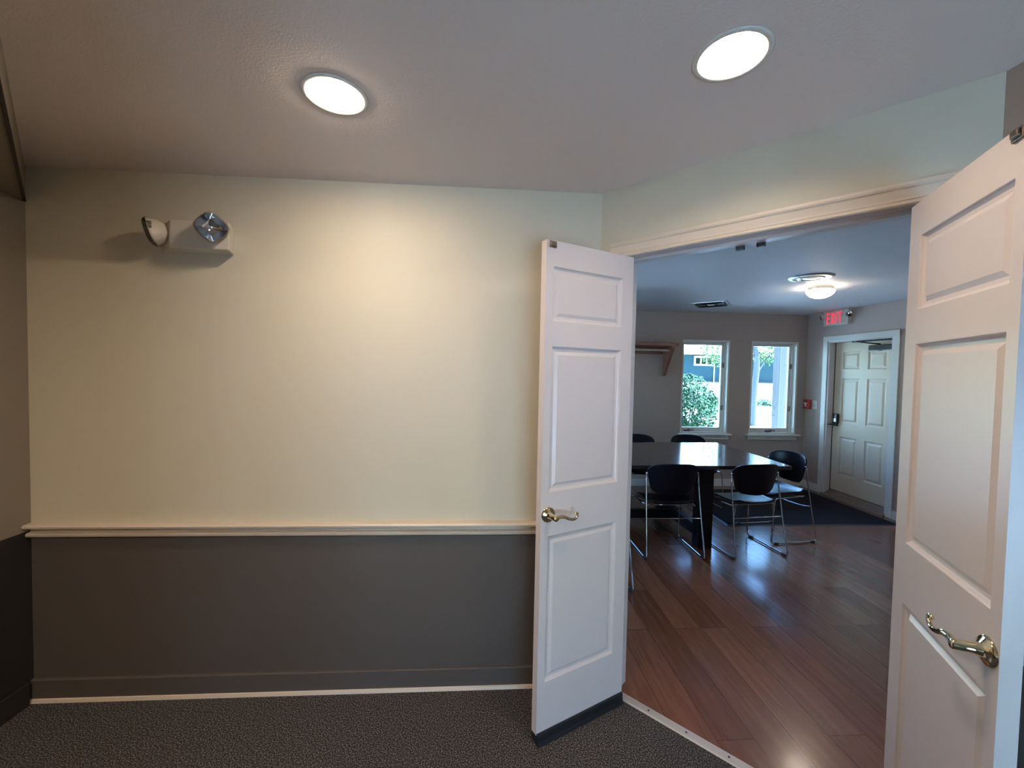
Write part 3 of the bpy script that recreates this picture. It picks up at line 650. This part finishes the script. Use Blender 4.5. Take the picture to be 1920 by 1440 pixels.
# ------------------------------------------------------------------ sled base chairs (front towards local +y)
def chair_proto():
    t = thing('sled_chair', '', 'chair', group='sled base chairs around the meeting table')
    # backrest shell
    bm = B(); NU, NV = 16, 12; g = []
    for j in range(NV+1):
        v = j/NV; z = 0.530 + 0.285*v
        hw = 0.176 + 0.048*min(1, v*1.35)
        if v > 0.66: hw *= math.sqrt(max(0.0, 1 - 0.40*((v-0.66)/0.34)**3.4))
        if v < 0.2: hw *= 1 - 0.20*((0.2-v)/0.2)**2
        row = []
        for i in range(NU+1):
            u = 2*i/NU - 1; x = u*hw
            y = -0.190 - 0.055*(v-0.3) + 0.075*(abs(x)/0.22)**2.2
            zz = z - 0.018*(abs(u)**3)*(1 if v > 0.6 else 0)*((v-0.6)/0.4 if v > 0.6 else 0) + (0.016*(abs(u)**2)*(1-v/0.3) if v < 0.3 else 0)
            row.append(bm.verts.new((x, y, zz)))
        g.append(row)
    for j in range(NV):
        for i in range(NU): bm.faces.new((g[j][i], g[j][i+1], g[j+1][i+1], g[j+1][i])).smooth = True
    o = obj('backrest', bm, m_chair, t); s = o.modifiers.new('solid', 'SOLIDIFY'); s.thickness = 0.014; s.offset = 0; b = o.modifiers.new('bevel', 'BEVEL'); b.width = 0.005; b.segments = 2
    # seat shell
    bm = B(); g = []
    for j in range(NV+1):
        v = j/NV; y = -0.205 + 0.43*v
        hw = 0.222*(1 - 0.14*abs(2*v-1)**5) - 0.02*(1-v)
        row = []
        for i in range(NU+1):
            u = 2*i/NU-1; x = u*hw
            yy = y - (0.05*abs(u)**3 if v > 0.7 else 0)*(v-0.7)/0.3 + (0.03*abs(u)**3*(0.3-v)/0.3 if v < 0.3 else 0)
            z = 0.452 + 0.016*abs(u)**2.5 - 0.035*max(0, (v-0.72)/0.28)**2 + 0.022*max(0, (0.25-v)/0.25)**2
            row.append(bm.verts.new((x, yy, z)))
        g.append(row)
    for j in range(NV):
        for i in range(NU): bm.faces.new((g[j][i], g[j][i+1], g[j+1][i+1], g[j+1][i])).smooth = True
    o = obj('seat', bm, m_chair, t); s = o.modifiers.new('solid', 'SOLIDIFY'); s.thickness = 0.016; s.offset = 0; b = o.modifiers.new('bevel', 'BEVEL'); b.width = 0.006; b.segments = 2
    for sx in (-1, 1):
        bm = B()
        p = fillet([(0.228*sx, -0.140, 0.725), (0.232*sx, -0.150, 0.60), (0.240*sx, -0.195, 0.32), (0.252*sx, -0.258, 0.011), (0.252*sx, 0.232, 0.011), (0.236*sx, 0.195, 0.425), (0.205*sx, -0.15, 0.432)], 0.035, 5)
        tube(bm, p, 0.0065, 10)
        fo = obj('side_frame', bm, m_chrome, t)
        for y in (-0.215, 0.175):
            gl = B(); box(gl, 0.252*sx-0.012, 0.252*sx+0.012, y-0.020, y+0.020, 0.0, 0.021); obj('glide', gl, m_black, fo, bevel=0.003)
        kn = B(); sphere(kn, (0.225*sx, -0.139, 0.715), 0.012, 10); obj('back_pivot', kn, m_chrome, t)
    c = B(); tube(c, smooth_path([(-0.239, -0.191, 0.34), (-0.16, -0.165, 0.33), (0, -0.155, 0.325), (0.16, -0.165, 0.33), (0.239, -0.191, 0.34)], 5), 0.0055, 8); obj('cross_bar', c, m_chrome, t)
    u = B()
    for y in (-0.11, 0.12): tube(u, [(-0.222, y, 0.431), (0.222, y, 0.431)], 0.0055, 8)
    obj('seat_support', u, m_chrome, t)
    return t
proto = chair_proto()
chairs = [
    ((1.628, 3.545), -0.01, 'sled base chair with its back to the doorway, just left of the near table leg'),
    ((2.365, 3.555), 0.10, 'sled base chair with its back to the doorway, right of the near table leg'),
    ((2.885, 3.862), PI/2 + 0.10, 'sled base chair at the right end of the table, facing left'),
    ((2.535, 4.760), PI + 0.03, 'sled base chair across the table in front of the left slim window'),
    ((1.870, 4.760), PI - 0.02, 'sled base chair across the table below the coat shelf'),
    ((0.812, 3.03), 0.04, 'sled base chair pulled back at left, only a chrome leg past the door edge'),
]
for i, ((x, y), rz, lab) in enumerate(chairs):
    if i == 0:
        proto.location = (x, y, 0); proto.rotation_euler = (0, 0, rz); proto['label'] = lab
    else:
        dup(proto, (x, y, 0), rz, lab)

# ------------------------------------------------------------------ outdoors
m_ground = mat('pale_pavement', (0.62, 0.60, 0.56), 0.9, var=0.08, vscale=1.5)
m_grass = mat('sunlit_grass', (0.035, 0.095, 0.026), 0.95, var=0.45, vscale=1.2, bump=0.6, bscale=25)
m_grassd = mat('lawn_shadow_green', (0.006, 0.034, 0.012), 0.95, var=0.5, vscale=5)
m_siding = mat('blue_grey_siding', (0.007, 0.024, 0.034), 0.7, spec=0.1, var=0.1, vscale=3)
m_roofs = mat('pale_shingle', (0.62, 0.64, 0.62), 0.9, var=0.08, vscale=4)
m_bark = mat('blue_grey_bark', (0.02, 0.028, 0.038), 0.9, var=0.45, vscale=9, bump=0.8, bscale=20)
m_leafd = mat('dark_green_leaf', (0.005, 0.024, 0.010), 0.8, spec=0.08, var=0.5, vscale=8)
m_leafl = mat('light_green_leaf', (0.045, 0.095, 0.030), 0.8, spec=0.08, var=0.4, vscale=6)
m_post = mat('grey_post_paint', (0.015, 0.018, 0.022), 0.7, var=0.12, vscale=12)
def gz(y): return -0.19 if y < 6.2 else -0.19 + 0.0385*(y-6.2)
def slab(bm, x0, x1, y0, y1, dz=0.0):
    prism(bm, [(y0, gz(y0)+dz-0.4), (y1, gz(y1)+dz-0.4), (y1, gz(y1)+dz), (y0, gz(y0)+dz)], x0, x1, 'x'); return bm
g = B(); box(g, -40, 60, -40, 6.2, -0.6, -0.19); slab(g, -40, 60, 6.2, 16.4)
struct('ground', g, m_ground, 'sunlit pale pavement outside the slim windows', 'ground')
g = B(); slab(g, -40, 60, 16.4, 60)
struct('ground', g, m_grass, 'sunlit lawn sloping up to the blue house', 'lawn')
m_walkway = m_ground
g = B(); slab(g, -10, 60, 31.5, 34.6, 0.02)
struct('path', g, m_ground, 'pale walk along the foot of the blue house', 'path')
def leaf_blob(bm, n, fn, size):
    for _ in range(n):
        c = Vector(fn()); a = Vector((random.gauss(0, 1), random.gauss(0, 1), random.gauss(0, 1))).normalized(); b_ = a.orthogonal().normalized()
        s = size*random.uniform(0.6, 1.3)
        v = [bm.verts.new(c + a*s), bm.verts.new(c + b_*s*0.5), bm.verts.new(c - a*s), bm.verts.new(c - b_*s*0.5)]
        bm.faces.new(v)
def gc():
    x = random.uniform(9, 18); y = random.uniform(17.2, 18.6); return (x, y, gz(y) + random.uniform(0, 0.16))
bm = B(); leaf_blob(bm, 3500, gc, 0.11)  # dark leaves scattered where tree shadow darkens the lawn
tag(obj('lawn_shadow_leaves', bm, m_grassd, normals=False), 'strip of dark green leaves standing in for tree shadow across the sunlit lawn', 'lawn_shadow_leaves', kind='stuff')
def ell(c, r, shell=0.55):
    def f():
        while True:
            p = Vector([random.uniform(-1, 1) for _ in range(3)])
            if shell < p.length < 1: return (c[0]+p.x*r[0], c[1]+p.y*r[1], c[2]+p.z*r[2])
    return f
def bush(name, label, x, y, r, h, n, size, m):
    z = gz(y); t = thing(name, label, 'bush', (x, y, z))
    st = B()
    for k in range(9):
        a = 2*PI*k/9 + random.uniform(-.2, .2); q = random.uniform(0.3, 0.8)
        tube(st, smooth_path([(0.04*math.cos(a), 0.04*math.sin(a), -0.05), (q*0.5*r*math.cos(a), q*0.5*r*math.sin(a), h*0.4), (q*r*math.cos(a), q*r*math.sin(a), h*0.85)], 3), [0.016]*6+[0.006], 6)
    obj('stems', st, m_bark, t)
    lf = B(); leaf_blob(lf, n, ell((0, 0, h*0.52), (r, r, h*0.52), 0.35), size)
    obj('foliage', lf, m, t, normals=False)
bush('garden_bush', 'large leafy green bush outside the slim window nearest the shelf', 4.62, 9.0, 0.62, 1.62, 5200, 0.042, m_leafd)
bush('garden_shrub', 'small green shrub beyond the large bush', 7.95, 14.0, 0.45, 0.75, 1200, 0.05, m_leafd)
def tree():
    x, y = 8.22, 12.0; z = gz(y)
    t = thing('garden_tree', 'small tree with grey trunk and pale leaves outside the slim window nearest the exit door', 'tree', (x, y, z))
    tr = B(); tube(tr, smooth_path([(0, 0, -0.1), (0.0, 0, 1.0), (0.06, 0, 1.9), (-0.06, 0, 2.7), (-0.10, 0, 3.6)], 5), [0.10-0.0022*i for i in range(21)], 12)
    tube(tr, smooth_path([(0.05, 0, 1.62), (0.28, 0.02, 1.95), (0.62, 0.05, 2.3), (0.95, 0.1, 2.8)], 5), [0.05-0.0022*i for i in range(16)], 8)
    tube(tr, smooth_path([(0.04, 0, 2.0), (-0.35, 0.1, 2.5), (-0.8, 0.2, 2.9)], 5), [0.045-0.003*i for i in range(11)], 8)
    tube(tr, smooth_path([(0.05, 0, 1.85), (0.16, 0.3, 2.5), (0.25, 0.5, 3.2)], 5), [0.045-0.003*i for i in range(11)], 8)
    obj('trunk', tr, m_bark, t)
    lf = B(); leaf_blob(lf, 2000, ell((0.55, 0.1, 2.55), (0.65, 0.8, 0.70), 0.0), 0.05); leaf_blob(lf, 1300, ell((-1.05, 0.2, 2.50), (0.60, 0.7, 0.75), 0.0), 0.05); leaf_blob(lf, 1200, ell((0, 0, 3.9), (1.2, 1.0, 0.6), 0.0), 0.055)
    obj('foliage', lf, m_leafl, t, normals=False)
tree()
def post():
    z = gz(8.0); t = thing('porch_post', 'square grey post outside the slim window nearest the exit door', 'post', (6.07, 8.05, z))
    obj('shaft', box(B(), -0.095, 0.095, -0.095, 0.095, 0, 2.9), m_post, t, bevel=0.008)
    obj('base', box(B(), -0.12, 0.12, -0.12, 0.12, 0, 0.16), m_post, t, bevel=0.006)
    obj('cap', box(B(), -0.13, 0.13, -0.13, 0.13, 2.9, 3.0), m_post, t, bevel=0.006)
post()
def house():
    y0 = 34.6; t = thing('house', 'blue grey house with pale roof across the lawn', 'house', (22, y0, 0))
    zg = gz(y0)
    w_ = B(); box(w_, -16, 22, 0.0, 9, zg-0.3, 3.45)
    for k in range(15): box(w_, -16, 22, -0.02, 0.01, zg+0.3+0.15*k, zg+0.3+0.15*k+0.012)
    obj('walls', w_, m_siding, t)
    b_ = B(); box(b_, -16, 22, -0.05, 0.02, zg-0.3, zg+0.14); obj('foundation', b_, m_post, t)
    fc = B(); box(fc, -16.4, 22.4, -0.55, -0.45, 3.32, 3.62); box(fc, -16.4, 22.4, -0.45, 0.0, 3.32, 3.36); obj('fascia', fc, m_white2, t)
    r = B(); prism(r, [(-0.6, 3.6), (4.8, 6.6), (10, 3.6), (10, 3.5), (-0.6, 3.5)], -16.5, 22.5, 'x'); obj('roof', r, m_roofs, t)
    d = B(); box(d, -5.2, -3.75, 0.8, 3, 4.1, 5.0); obj('dormer', d, m_siding, t)
    wx = -3.88
    wf = B(); box(wf, wx, wx+1.72, -0.08, 0, 2.36, 3.20); wo = obj('window', wf, m_white2, t)
    for k in range(3):
        p = B(); box(p, wx+0.13+0.52*k, wx+0.13+0.52*k+0.40, -0.09, -0.07, 2.50, 3.04); obj('pane', p, m_pane, wo)
    ds = B(); tube(ds, [(-2.05, -0.06, zg), (-2.05, -0.06, 3.35)], 0.05, 8); obj('downspout', ds, m_white2, t)
m_pane = mat('dark_house_glass', (0.001, 0.005, 0.004), 0.6, spec=0.05)
house()
